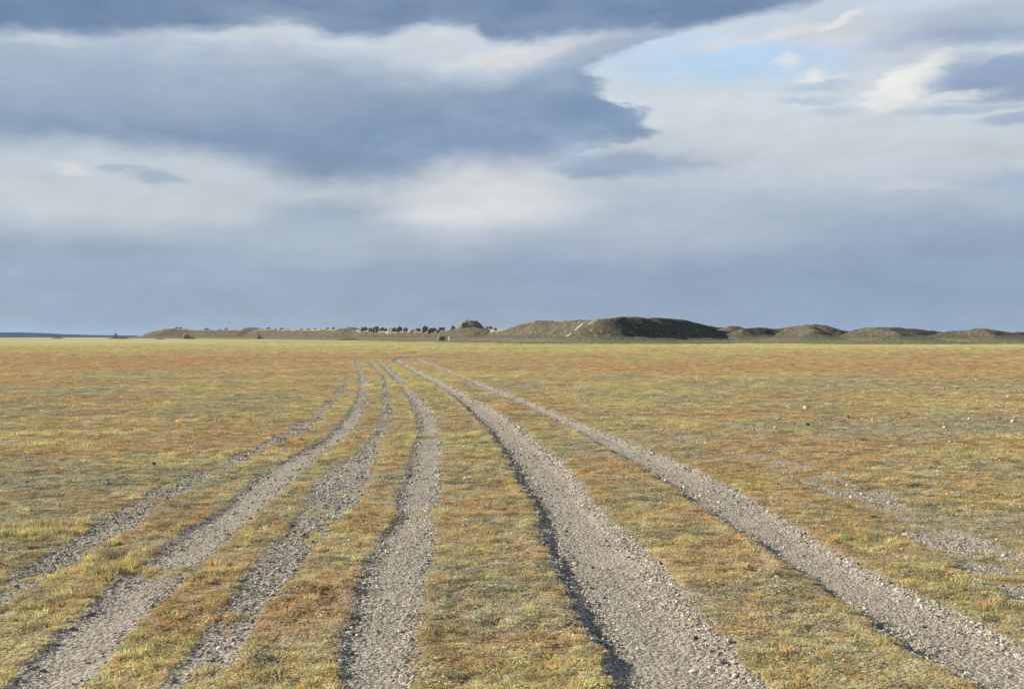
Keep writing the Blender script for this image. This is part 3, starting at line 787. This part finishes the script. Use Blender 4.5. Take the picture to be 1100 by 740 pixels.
def build_ruins():
    em = earth_material('mudbrick', (.16,.135,.10), (.34,.295,.225))
    dm = earth_material('mudbrick_shade', (.12,.105,.083), (.26,.225,.175))  # mudbrick again, darkened: shade of the viewer-side faces put into the colour
    stubs = [ # column, width px, top row, depth m, label
     (391,6.5,351.6,3.0,'low broad mudbrick stub on the rampart, right beside the dark round hump'),
     (398.6,3.2,352,2.2,'narrow upright stub, second right of the dark round hump'),
     (404.6,5,350.8,2.4,'tall rounded stub, third right of the dark round hump'),
     (410.5,5,352.2,2.6,'squat stub between the tall rounded one and the thin teeth'),
     (414.6,2.6,352.5,1.8,'thin low stub, leftmost of the small teeth in the row'),
     (418,2,352.8,1.4,'thinnest and lowest tooth of the stub row'),
     (421.2,3,352.4,1.8,'small blocky tooth just right of the thinnest one'),
     (424.4,2.4,352,1.7,'slim tooth left of the tallest right hand stub'),
     (429.5,4,350.8,2.2,'tall pointed stub near the right end of the stub row'),
     (435.3,4,352.3,2.4,'low sloping stub at the right end of the stub row'),
     (456.5,5.5,350,3.0,'big isolated stub standing left of two lower ones near the tower ruin'),
     (465,5.5,352.6,3.0,'low stub, middle of three between the stub row and the tower ruin'),
     (473.5,6.5,352,3.0,'broad low stub nearest the rounded tower ruin, with pale left face'),
     (486.5,3.4,349.8,1.8,'small pointed stub close against the left foot of the tower ruin')]
    for i, (px, w, py, dp, lab) in enumerate(stubs):
        D = ridge_d(px)-.5; x = (px-CX)/F*D
        zb = surf(x, D)-.4; zt = H+(HY-py)/F*D
        o = eroded('wall_stub', w/F*D*1.2, dp*1.3, max(1.1, zt-zb+.45), em if i % 4 == 1 else dm, 20+i, lean=random.uniform(-.12, .12), taper=random.uniform(.08, .30), rough=.24, top=.42, rd=.15, loc=(x, D, zb), rz=random.uniform(-.5, .5))
        tag(o, lab, 'ruined wall', 'mudbrick wall stubs standing along the rampart crest')
    # crumbled crest lumps along the left rampart
    for i, px in enumerate([190,194,222,236,243,263,288,296,303,309,316,324,331,338,346,352,358,444,449,525,531]):
        D = ridge_d(px)-.3; x = (px-CX)/F*D; zb = surf(x, D)-.35
        w = random.uniform(1.5, 3.2)
        o = eroded('crest_lump', w, random.uniform(1.2, 2.), random.uniform(1.0, 1.75), dm if i % 2 else em, 60+i, taper=.4, loc=(x, D, zb), rz=random.uniform(-1, 1))
        tag(o, 'small crumbled mudbrick lump on the crest of the long left rampart', 'ruined wall', 'crumbled lumps along the left rampart crest')
    # tower ruin
    D = 352.; px = 505.; x = (px-CX)/F*D
    t = bpy.data.objects.new('tower_ruin', None); C.objects.link(t)
    zb = 3.0; t.location = (x, D, zb)
    tag(t, 'rounded dark mudbrick tower ruin on its mound, tallest remain left of the big hill', 'ruined tower')
    zt = H+(HY-344.6)/F*D
    eroded('tower_core', 29/F*D, 7., zt-zb+.55, dm, 201, taper=.52, rough=.24, top=.22, parent=t, loc=(.15, 0, 0))
    eroded('buttress', 1.5, 1.7, (zt-zb)*.93, em, 205, lean=.14, taper=.5, parent=t, loc=(-2.6, -2.2, 0), rz=.3)  # lighter mudbrick than the core, painting the lit streaks at its left
    eroded('buttress', 1.2, 1.5, (zt-zb)*.72, em, 207, lean=.12, taper=.4, parent=t, loc=(-3.7, -1.4, 0), rz=.1)
    bm = bmesh.new()
    bmesh.ops.create_cone(bm, cap_ends=True, segments=8, radius1=.10, radius2=.06, depth=1.5)
    me = bpy.data.meshes.new('marker_pole'); bm.to_mesh(me); bm.free(); me.materials.append(plain_material('weathered_pole', (.22,.2,.18)))
    p = bpy.data.objects.new('marker_pole', me); C.objects.link(p); p.parent = t; p.location = ((502-CX)/F*D-x, 0, zt-zb+.45)
    # free standing blocks out on the plain
    plain = [ (124.3,640,2.6,357.8,'tiny leaning remnant on a low swell at the far left, by the blue ridge', 1.2, .35),
              (200.5,640,7.5,358.6,'mudbrick block with pale left face and long dark shadow, before the left hump', 3.4, .3),
              (278,590,4.2,359.2,'small mudbrick block on the plain below the dark hump, with trailing rubble', 2.2, .45),
              (474,324,8.2,361.2,'squat square mudbrick block on the plain beside a standing person', 2.4, .14)]
    for i, (px, D, w, py, lab, dp, tp) in enumerate(plain):
        x = (px-CX)/F*D; zb = float(height(np.array([x]), np.array([D]))[0]) if i != 0 else .9
        zt = H+(HY-py)/F*D
        ww = w/F*D
        b = bpy.data.objects.new('mudbrick_block', None); C.objects.link(b); b.location = (x, D, zb)
        tag(b, lab, 'ruined wall', 'mudbrick blocks left standing on the plain')
        eroded('block_core', ww, dp, zt-zb+.3, dm if i == 3 else em, 300+i, taper=tp, rough=.10, parent=b, loc=(0, 0, 0))
        if i:
            eroded('rubble_heap', ww*1.5, dp*1.1, (zt-zb)*.5, em, 320+i, taper=.75, rough=.2, parent=b, loc=(ww*.72, .2, 0))
    # low grassy swells before the rampart
    hm = bpy.data.materials['hill_scrub']
    for px, D, w, hpx in ((127,650,26,2.0),(62,700,18,1.3),(374,430,34,2.4),(172,560,16,1.0),(590,245,36,1.4),(690,232,50,1.2),(900,215,130,1.0)):
        n = 28; V = []; Fc = []
        W = w/F*D/2; hh = hpx/F*D*1.15
        for j in range(n):
            for i in range(n):
                a = i/(n-1)*2-1; b_ = j/(n-1)*2-1
                k = max(0, 1-a*a)**1.5*max(0, 1-b_*b_)**1.5
                V.append((a*W, b_*6, hh*k*(1+.25*(random.random()-.5))-.15))
        for j in range(n-1):
            for i in range(n-1): Fc.append((j*n+i, j*n+i+1, (j+1)*n+i+1, (j+1)*n+i))
        o = mesh_obj('terrain_swell', V, Fc, hm, smooth=True)
        xx = (px-CX)/F*D
        o.location = (xx, D, float(height(np.array([xx]), np.array([D]))[0])); tag(o, kind='structure')

# ------------------------------------------------------------------ the person by the block
def skin_mesh(name, J, E, mat, parent, sub=1):
    me = bpy.data.meshes.new(name); me.from_pydata([j[:3] for j in J], E, []); me.update()
    o = bpy.data.objects.new(name, me); C.objects.link(o)
    md = o.modifiers.new('skin', 'SKIN')
    for i, j in enumerate(J):
        me.skin_vertices[0].data[i].radius = (j[3], j[4] if len(j) > 4 else j[3])
        me.skin_vertices[0].data[i].use_root = (i == 0)
    s = o.modifiers.new('sub', 'SUBSURF'); s.levels = sub; s.render_levels = sub
    dg = bpy.context.evaluated_depsgraph_get()
    m2 = bpy.data.meshes.new_from_object(o.evaluated_get(dg)); m2.name = name
    o.modifiers.clear(); o.data = m2
    m2.materials.clear(); m2.materials.append(mat)
    m2.polygons.foreach_set('use_smooth', [True]*len(m2.polygons))
    o.parent = parent
    return o

def build_person():
    D = 319.; x = (483-CX)/F*D
    p = bpy.data.objects.new('person', None); C.objects.link(p)
    p.location = (x, D, float(height(np.array([x]), np.array([D]))[0])+.02); p.rotation_euler = (0, 0, math.radians(-25))
    tag(p, 'person in long pale lavender coat standing beside the squat mudbrick block', 'person')
    skin = plain_material('skin', (.42,.26,.18)); coat = plain_material('lavender_cloth', (.62,.58,.78)); hair = plain_material('dark_hair', (.03,.025,.03))
    J = [(0,0,.95,.155,.115),(0,0,1.12,.135,.105),(0,0,1.30,.165,.115),(0,0,1.42,.13,.085),(0,0,1.49,.055,.06),(0,-.01,1.58,.075,.09),(0,-.015,1.66,.08,.095),(0,0,1.735,.05,.06)]
    E = [(0,1),(1,2),(2,3),(3,4),(4,5),(5,6),(6,7)]
    for s in (-1, 1):
        k = len(J)
        J += [(s*.19,0,1.40,.062),(s*.235,.01,1.13,.047),(s*.24,-.04,.90,.034),(s*.24,-.055,.82,.038,.02)]
        E += [(3,k),(k,k+1),(k+1,k+2),(k+2,k+3)]
        for f in range(4):
            m = len(J); yy = -.085+.02*f; L = (.055,.068,.072,.06)[f]
            J += [(s*.24,yy,.785,.0095),(s*.235,yy-.004,.785-L*.55,.009),(s*.228,yy-.004,.785-L,.007)]
            E += [(k+3,m),(m,m+1),(m+1,m+2)]
        m = len(J)
        J += [(s*.225,-.09,.835,.010),(s*.22,-.115,.80,.008)]
        E += [(k+3,m),(m,m+1)]
        k = len(J)
        J += [(s*.095,0,.88,.098),(s*.10,-.01,.50,.062),(s*.10,.015,.10,.042),(s*.105,-.05,.04,.045,.035),(s*.11,-.15,.03,.042,.024)]
        E += [(0,k),(k,k+1),(k+1,k+2),(k+2,k+3),(k+3,k+4)]
    skin_mesh('body', J, E, skin, p)
    # coat: flared tube with sleeves in one garment
    V = []; Fc = []; n = 24
    prof = [(.22,.27,.20),(.45,.25,.185),(.75,.235,.175),(.98,.205,.155),(1.12,.19,.145),(1.30,.215,.155),(1.41,.205,.13),(1.465,.12,.10),(1.50,.08,.085)]
    for z, a, b in prof:
        for i in range(n):
            t = 2*math.pi*i/n; w = 1+.03*math.sin(5*t+z*4)*(1.2-z if z < 1.2 else 0)
            V.append((a*w*math.cos(t), b*w*math.sin(t), z))
    for j in range(len(prof)-1):
        for i in range(n): Fc.append((j*n+i, j*n+(i+1) % n, (j+1)*n+(i+1) % n, (j+1)*n+i))
    mesh_obj('coat', V, Fc, coat, p, True)
    for s in (-1, 1):
        skin_mesh('sleeve', [(s*.16,0,1.42,.09),(s*.20,0,1.36,.085),(s*.24,.01,1.13,.068),(s*.245,-.04,.90,.058)], [(0,1),(1,2),(2,3)], coat, p)
    bm = bmesh.new(); bmesh.ops.create_uvsphere(bm, u_segments=16, v_segments=10, radius=.107)
    for v in list(bm.verts):
        if v.co.z < .0 and v.co.y < .02: bm.verts.remove(v)
    for v in bm.verts: v.co = Vector((v.co.x*.93, v.co.y*1.08+.012, v.co.z*1.12+1.668))
    me = bpy.data.meshes.new('hair'); bm.to_mesh(me); bm.free(); me.materials.append(hair)
    o = bpy.data.objects.new('hair', me); C.objects.link(o); o.parent = p

# ------------------------------------------------------------------ sky: Nishita with a cloud cover laid over directions
def build_world():
    w = bpy.data.worlds.new('World'); S.world = w; w.use_nodes = True
    nt = w.node_tree; nt.nodes.clear(); b = NB(nt)
    out = b.n('ShaderNodeOutputWorld'); bg = b.n('ShaderNodeBackground')
    nt.links.new(bg.outputs[0], out.inputs[0])
    sky = b.n('ShaderNodeTexSky', sky_type='NISHITA'); sky.sun_disc = False
    sky.sun_elevation = SUN_EL; sky.sun_rotation = SUN_AZ
    STR = .10; K = 1/(2**EXPO)/STR
    bg.inputs['Strength'].default_value = STR
    vec = b.n('ShaderNodeTexCoord').outputs['Generated']
    sp = b.n('ShaderNodeSeparateXYZ'); nt.links.new(vec, sp.inputs[0])
    x, y, z = sp.outputs
    az = b.m('ARCTAN2', x, y)
    U = b.m('MULTIPLY', az, F)
    hyp = b.m('SQRT', b.m('ADD', b.m('MULTIPLY', x, x), b.m('MULTIPLY', y, y)))
    V = b.m('MULTIPLY', b.m('DIVIDE', z, b.m('MAXIMUM', hyp, .02)), F)
    V = b.m('MINIMUM', V, 4000.)
    def uv(px, py):
        a = math.atan((px-CX)/F); return a*F, (HY-py)*math.cos(a)
    # seamless direction-space noise
    dn = b.xyz(b.m('MULTIPLY', x, 1.), y, b.m('MULTIPLY', z, 2.6))
    n2x = b.noise(dn, 46, 6, .6); s2 = b.n('ShaderNodeSeparateColor'); nt.links.new(n2x.outputs['Color'], s2.inputs[0])
    n0 = b.noise(dn, 4.2, 8, .58); n1 = b.noise(dn, 14, 8, .62)
    s0 = b.n('ShaderNodeSeparateColor'); nt.links.new(n0.outputs['Color'], s0.inputs[0])
    s1 = b.n('ShaderNodeSeparateColor'); nt.links.new(n1.outputs['Color'], s1.inputs[0])
    def cen(v): return b.m('SUBTRACT', v, .5)
    Uw = b.m('ADD', U, b.m('ADD', b.m('MULTIPLY', cen(s0.outputs[0]), 190.), b.m('MULTIPLY', cen(s1.outputs[0]), 70.)))
    Vw = b.m('ADD', V, b.m('ADD', b.m('MULTIPLY', cen(s0.outputs[1]), 62.), b.m('MULTIPLY', cen(s1.outputs[1]), 30.)))
    Us = b.m('ADD', U, b.m('ADD', b.m('MULTIPLY', cen(s0.outputs[0]), 40.), b.m('MULTIPLY_ADD', cen(s2.outputs[0]), 22., b.m('MULTIPLY', cen(s1.outputs[0]), 70.))))
    Vs = b.m('ADD', V, b.m('ADD', b.m('MULTIPLY', cen(s0.outputs[1]), 16.), b.m('MULTIPLY_ADD', cen(s2.outputs[1]), 12., b.m('MULTIPLY', cen(s1.outputs[1]), 34.))))
    def col(c):
        l = lin(c); return (l[0]*K, l[1]*K, l[2]*K, 1.)
    Ut = b.m('ADD', U, b.m('MULTIPLY_ADD', cen(s2.outputs[0]), 34., b.m('MULTIPLY', cen(s1.outputs[0]), 46.)))
    Vt = b.m('ADD', V, b.m('MULTIPLY_ADD', cen(s2.outputs[1]), 17., b.m('MULTIPLY', cen(s1.outputs[1]), 22.)))
    WARP = dict(w=(Uw, Vw), s=(Us, Vs), t=(Ut, Vt))
    def ell(px, py, a, bb, inner=.1, outer=1.2, warp='w', tilt=0.):
        u0, v0 = uv(px, py)
        uu, vv = WARP[warp]
        du = b.m('SUBTRACT', uu, u0); dv = b.m('SUBTRACT', vv, v0)
        if tilt:
            c, n = math.cos(tilt), math.sin(tilt)
            du, dv = b.m('ADD', b.m('MULTIPLY', du, c), b.m('MULTIPLY', dv, n)), b.m('SUBTRACT', b.m('MULTIPLY', dv, c), b.m('MULTIPLY', du, n))
        du = b.m('MULTIPLY', du, 1/a); dv = b.m('MULTIPLY', dv, 1/bb)
        d = b.m('SQRT', b.m('ADD', b.m('MULTIPLY', du, du), b.m('MULTIPLY', dv, dv)))
        return b.mr(d, inner, outer, 1., 0.)
    def fcurve(P, src, lo, hi, out_scale):
        fc = b.n('ShaderNodeFloatCurve')
        cm = fc.mapping; c = cm.curves[0]; cm.use_clip = False
        P = sorted(P)
        c.points[0].location = P[0]; c.points[1].location = P[-1]
        for q in P[1:-1]: c.points.new(*q)
        for q in c.points: q.handle_type = 'AUTO_CLAMPED'
        cm.update()
        nt.links.new(b.mr(src, lo, hi, 0., 1., False), fc.inputs['Value'])
        return b.m('MULTIPLY', fc.outputs[0], out_scale)
    def curve(pts, src):                              # height of an edge along the horizon
        P = []
        for px, py in pts:
            u, v = uv(px, py); P.append(((u+1600)/3200, v/600.))
        return fcurve(P, src, -1600., 1600., 600.)
    def side(pts, src):                               # sideways position of an edge by height
        P = []
        for px, py in pts:
            u, v = uv(px, py); P.append((v/600., u/600.))
        return fcurve(P, src, 0., 600., 600.)
    # veil of high cloud with the clear sky behind it
    rp = b.n('ShaderNodeValToRGB'); cr = rp.color_ramp
    stops = [(0,(162,174,185)),(35,(153,168,186)),(90,(152,168,190)),(125,(163,180,198)),(165,(187,198,208)),(215,(202,211,218)),(290,(206,215,223)),(360,(196,209,224)),(600,(170,190,215))]
    cr.elements[0].position = 0; cr.elements[0].color = col(stops[0][1]); cr.elements[1].position = 1; cr.elements[1].color = col(stops[-1][1])
    for v, c in stops[1:-1]:
        e = cr.elements.new(v/600.); e.color = col(c)
    nt.links.new(b.m('MULTIPLY', Vw, 1/600.), rp.inputs[0])
    cl = rp.outputs[0]
    def lay(mask, c, k=1.):
        nonlocal cl
        if k != 1.: mask = b.m('MULTIPLY', mask, k)
        cl = b.mix(mask, cl, col(c) if isinstance(c, tuple) else c)
    lay(ell(1000,300,480,78,.1,1.3), (146,165,191), .8)
    lay(ell(150,305,330,50,.0,1.3), (160,177,195), .8)
    lay(ell(110,212,330,48,.1,1.2), (200,208,212), .9)
    lay(ell(380,262,260,26,.1,1.2), (182,195,205), .6)
    lay(ell(360,232,110,20,.1,1.2), (160,177,196), .7)
    lay(ell(525,214,150,52,.1,1.15), (221,223,224), .95)
    lay(ell(470,196,70,26,.05,1.15), (206,211,216), .6)
    lay(ell(700,250,240,40,.0,1.3), (188,198,208), .6)
    lay(ell(80,180,26,10,.1,1.1,'t'), (216,218,217), .8)
    lay(ell(165,190,34,10,.2,1.1,'t'), (160,177,194), .8)
    lay(ell(130,180,32,5,.2,1.1,'t'), (168,183,197), .8)
    # clear gap
    gap = b.m('MULTIPLY', ell(790,66,195,36,.15,1.15,'s'), .92)
    cl = b.mix(gap, cl, b.mix(.4, sky.outputs[0], col((188,212,236))))
    lay(ell(760,112,190,24,.0,1.2), (210,218,225), .75)
    # main dark deck, its right end ragged
    topc = curve([(-900,-20),(-200,0),(0,22),(150,34),(300,46),(420,66),(520,76),(600,62),(660,44),(720,30),(1600,-60)], Us)
    botc = curve([(-900,100),(-200,140),(0,152),(150,162),(260,178),(330,196),(420,198),(500,182),(560,180),(640,172),(720,160),(1600,100)], Us)
    rgt = side([(800,-60),(760,20),(722,40),(690,50),(664,58),(645,66),(633,76),(642,85),(650,93),(652,102),(660,108),(690,112),(696,120),(702,128),(700,134),(706,142),(694,150),(660,160),(600,175),(560,200),(540,260),(540,340)], Vt)
    up = b.mr(b.m('SUBTRACT', topc, Vs), b.mr(Us, -300., 60., -30., -14.), b.mr(Us, -300., 60., 50., 26.))
    deck = b.m('MULTIPLY', b.m('MULTIPLY', up, b.mr(b.m('SUBTRACT', Vs, botc), -14., 26.)), b.mr(b.m('SUBTRACT', rgt, Ut), -9., 15.))
    shade = b.mix(b.mr(s0.outputs[2], .35, .65), col((125,149,178)), col((141,162,188)))
    shade = b.mix(b.m('MULTIPLY', ell(100,80,400,52,.1,1.25), .9), shade, col((164,180,199)))
    shade = b.mix(b.m('MULTIPLY', b.mr(n1.outputs['Fac'], .46, .66), .35), shade, col((166,181,200)))
    shade = b.mix(b.m('MULTIPLY', ell(480,150,260,40,.1,1.2), .5), shade, col((124,148,178)))
    shade = b.mix(b.m('MULTIPLY', ell(350,175,200,24,.1,1.2), .5), shade, col((135,154,181)))
    shade = b.mix(b.m('MULTIPLY', ell(640,118,70,26,.1,1.2,'s'), .8), shade, col((119,146,178)))
    lay(deck, shade, .97)
    lay(ell(668,178,110,17,.1,1.15,'s'), (147,166,190), .85)
    lay(ell(745,180,40,7,.1,1.2,'s'), (168,182,201), .7)
    lay(ell(640,186,60,8,.1,1.1,'t'), (140,161,187), .6)
    # lit rims between the two decks
    lay(ell(650,52,70,13,.1,1.15,'s',.15), (168,179,198), .9)
    lay(ell(470,44,58,18,.2,1.1,'t'), (204,211,217), .95)
    lay(ell(545,62,80,11,.2,1.1,'t',.12), (217,220,221), 1.)
    lay(ell(600,50,50,8,.2,1.1,'t',.3), (204,209,215), .9)
    lay(ell(295,36,46,12,.2,1.1,'t'), (203,211,218), .9)
    lay(ell(250,38,40,9,.2,1.1,'t'), (200,209,217), .8)
    lay(ell(40,42,60,7,.2,1.1,'t'), (190,203,214), .7)
    # upper dark deck
    b2 = curve([(-900,60),(-200,48),(0,37),(100,37),(200,32),(260,27),(320,24),(350,34),(380,40),(420,41),(440,34),(475,27),(510,32),(535,46),(580,46),(620,40),(680,37),(720,34),(780,23),(830,11),(870,0),(920,-16),(1100,-60),(1600,-90)], Us)
    m2 = b.mr(b.m('SUBTRACT', Vs, b2), -8., 11.)
    sh2 = b.mix(b.mr(s1.outputs[2], .3, .7), col((108,134,167)), col((126,148,177)))
    sh2 = b.mix(b.m('MULTIPLY', ell(290,10,120,14,.1,1.2), .6), sh2, col((152,168,189)))
    sh2 = b.mix(b.m('MULTIPLY', ell(600,30,140,14,.1,1.2), .6), sh2, col((132,150,178)))
    sh2 = b.mix(b.mr(V, 420., 1200.), sh2, b.mix(b.mr(s0.outputs[2], .42, .68), col((104,124,156)), col((180,190,202))))
    lay(m2, sh2, .97)
    # right hand cloud bank
    lay(ell(775,48,80,8,.2,1.1,'t',.14), (206,212,221), .9)
    lay(ell(900,36,95,22,.3,1.05,'t'), (205,212,219), .95)
    lay(ell(985,60,85,20,.3,1.05,'t'), (200,209,219), .95)
    lay(ell(1060,14,150,22,.1,1.1,'s'), (178,192,210), .9)
    lay(ell(1045,38,135,20,.1,1.1,'s'), (156,173,199), .95)
    lay(ell(895,24,40,6,.3,1.1,'t',.3), (230,232,231), .95)
    lay(ell(850,34,36,8,.3,1.1,'t',.2), (216,220,224), .8)
    lay(ell(975,90,60,22,.45,1.0,'t',.52), (234,235,233), 1.)
    lay(ell(950,108,36,9,.4,1.05,'t'), (228,230,230), .9)
    lay(ell(1085,84,98,30,.45,1.02,'t'), (150,168,195), 1.)
    lay(ell(1050,62,34,7,.3,1.1,'t'), (180,193,211), .7)
    lay(ell(1010,106,66,6,.3,1.1,'t',.05), (214,220,225), .9)
    lay(ell(1040,118,85,6,.2,1.1,'t'), (170,187,207), .85)
    lay(ell(1090,129,44,8,.2,1.1,'t'), (158,176,201), .85)
    lay(ell(880,93,52,6,.2,1.1,'t'), (180,198,215), .85)
    lay(ell(872,107,46,6,.2,1.1,'t'), (180,197,214), .85)
    lay(ell(895,119,24,8,.2,1.1,'t'), (184,200,215), .7)
    lay(ell(847,67,22,8,.1,1.1,'t'), (221,225,229), 1.)
    lay(ell(870,83,20,9,.15,1.1,'t'), (229,231,231), 1.)
    lay(ell(898,82,13,5,.3,1.1,'t'), (213,219,226), .9)
    lay(ell(1075,196,80,13,.1,1.2,'s'), (170,186,207), .8)
    lay(ell(985,198,45,7,.1,1.2,'s'), (206,212,218), .6)
    stv = b.xyz(x, y, b.m('MULTIPLY', z, 11.)); stn = b.noise(stv, 3.4, 7, .6).outputs['Fac']
    bil = b.noise(dn, 26, 6, .6).outputs['Fac']
    fine = b.m('MULTIPLY', b.mr(stn, .3, .7, .96, 1.035, False), b.m('MULTIPLY', b.mr(n1.outputs['Fac'], .3, .7, .94, 1.06, False), b.mr(bil, .3, .7, .97, 1.03, False)))
    cl = b.mix(1., cl, b.xyz(fine, fine, fine), 'MULTIPLY')
    # broken cover overhead and behind the viewer
    beh = b.m('MULTIPLY', b.mr(b.m('ABSOLUTE', az), .75, 1.4), b.mr(n0.outputs['Fac'], .44, .60))
    cl = b.mix(b.m('MULTIPLY', beh, .45), cl, sky.outputs[0])
    nt.links.new(cl, bg.inputs['Color'])

def build_haze():
    bm = bmesh.new(); bmesh.ops.create_cube(bm, size=1.)
    me = bpy.data.meshes.new('haze'); 
    for v in bm.verts: v.co = (v.co.x*44000, v.co.y*44000, (v.co.z+.5)*330-240)
    bm.to_mesh(me); bm.free()
    m, nt, out = new_mat('haze_air'); b = NB(nt)
    pv = b.n('ShaderNodeVolumePrincipled'); pv.inputs['Color'].default_value = (.33,.52,.95,1.); pv.inputs['Density'].default_value = 1.8e-5; pv.inputs['Anisotropy'].default_value = .2
    nt.links.new(pv.outputs[0], out.inputs['Volume']); me.materials.append(m)
    o = bpy.data.objects.new('haze', me); C.objects.link(o); tag(o, kind='stuff')

build_world()
build_ground()
build_plants()
build_gravel()
build_stones()
build_hills()
build_ruins()
build_person()
build_haze()

sl = bpy.data.lights.new('sun', 'SUN'); sl.energy = 4.8; sl.angle = math.radians(.53); sl.color = (1., .90, .74)
so = bpy.data.objects.new('sun', sl); C.objects.link(so); so.rotation_euler = LDIR.to_track_quat('Z', 'Y').to_euler()
cd = bpy.data.cameras.new('camera'); co = bpy.data.objects.new('camera', cd); C.objects.link(co)
cd.sensor_width = 36; cd.lens = 36*F/1100; cd.clip_start = .05; cd.clip_end = 60000
co.location = (0, 0, H); co.rotation_euler = (math.radians(90), 0, 0)
cd.shift_y = (HY-370)/1100
S.camera = co
S.view_settings.view_transform = 'Standard'; S.view_settings.look = 'None'; S.view_settings.gamma = 1.; S.view_settings.exposure = EXPO
S.view_settings.use_curve_mapping = False
S.cycles.use_denoising = True
S.cycles.max_bounces = 5; S.cycles.volume_bounces = 0; S.cycles.transparent_max_bounces = 4
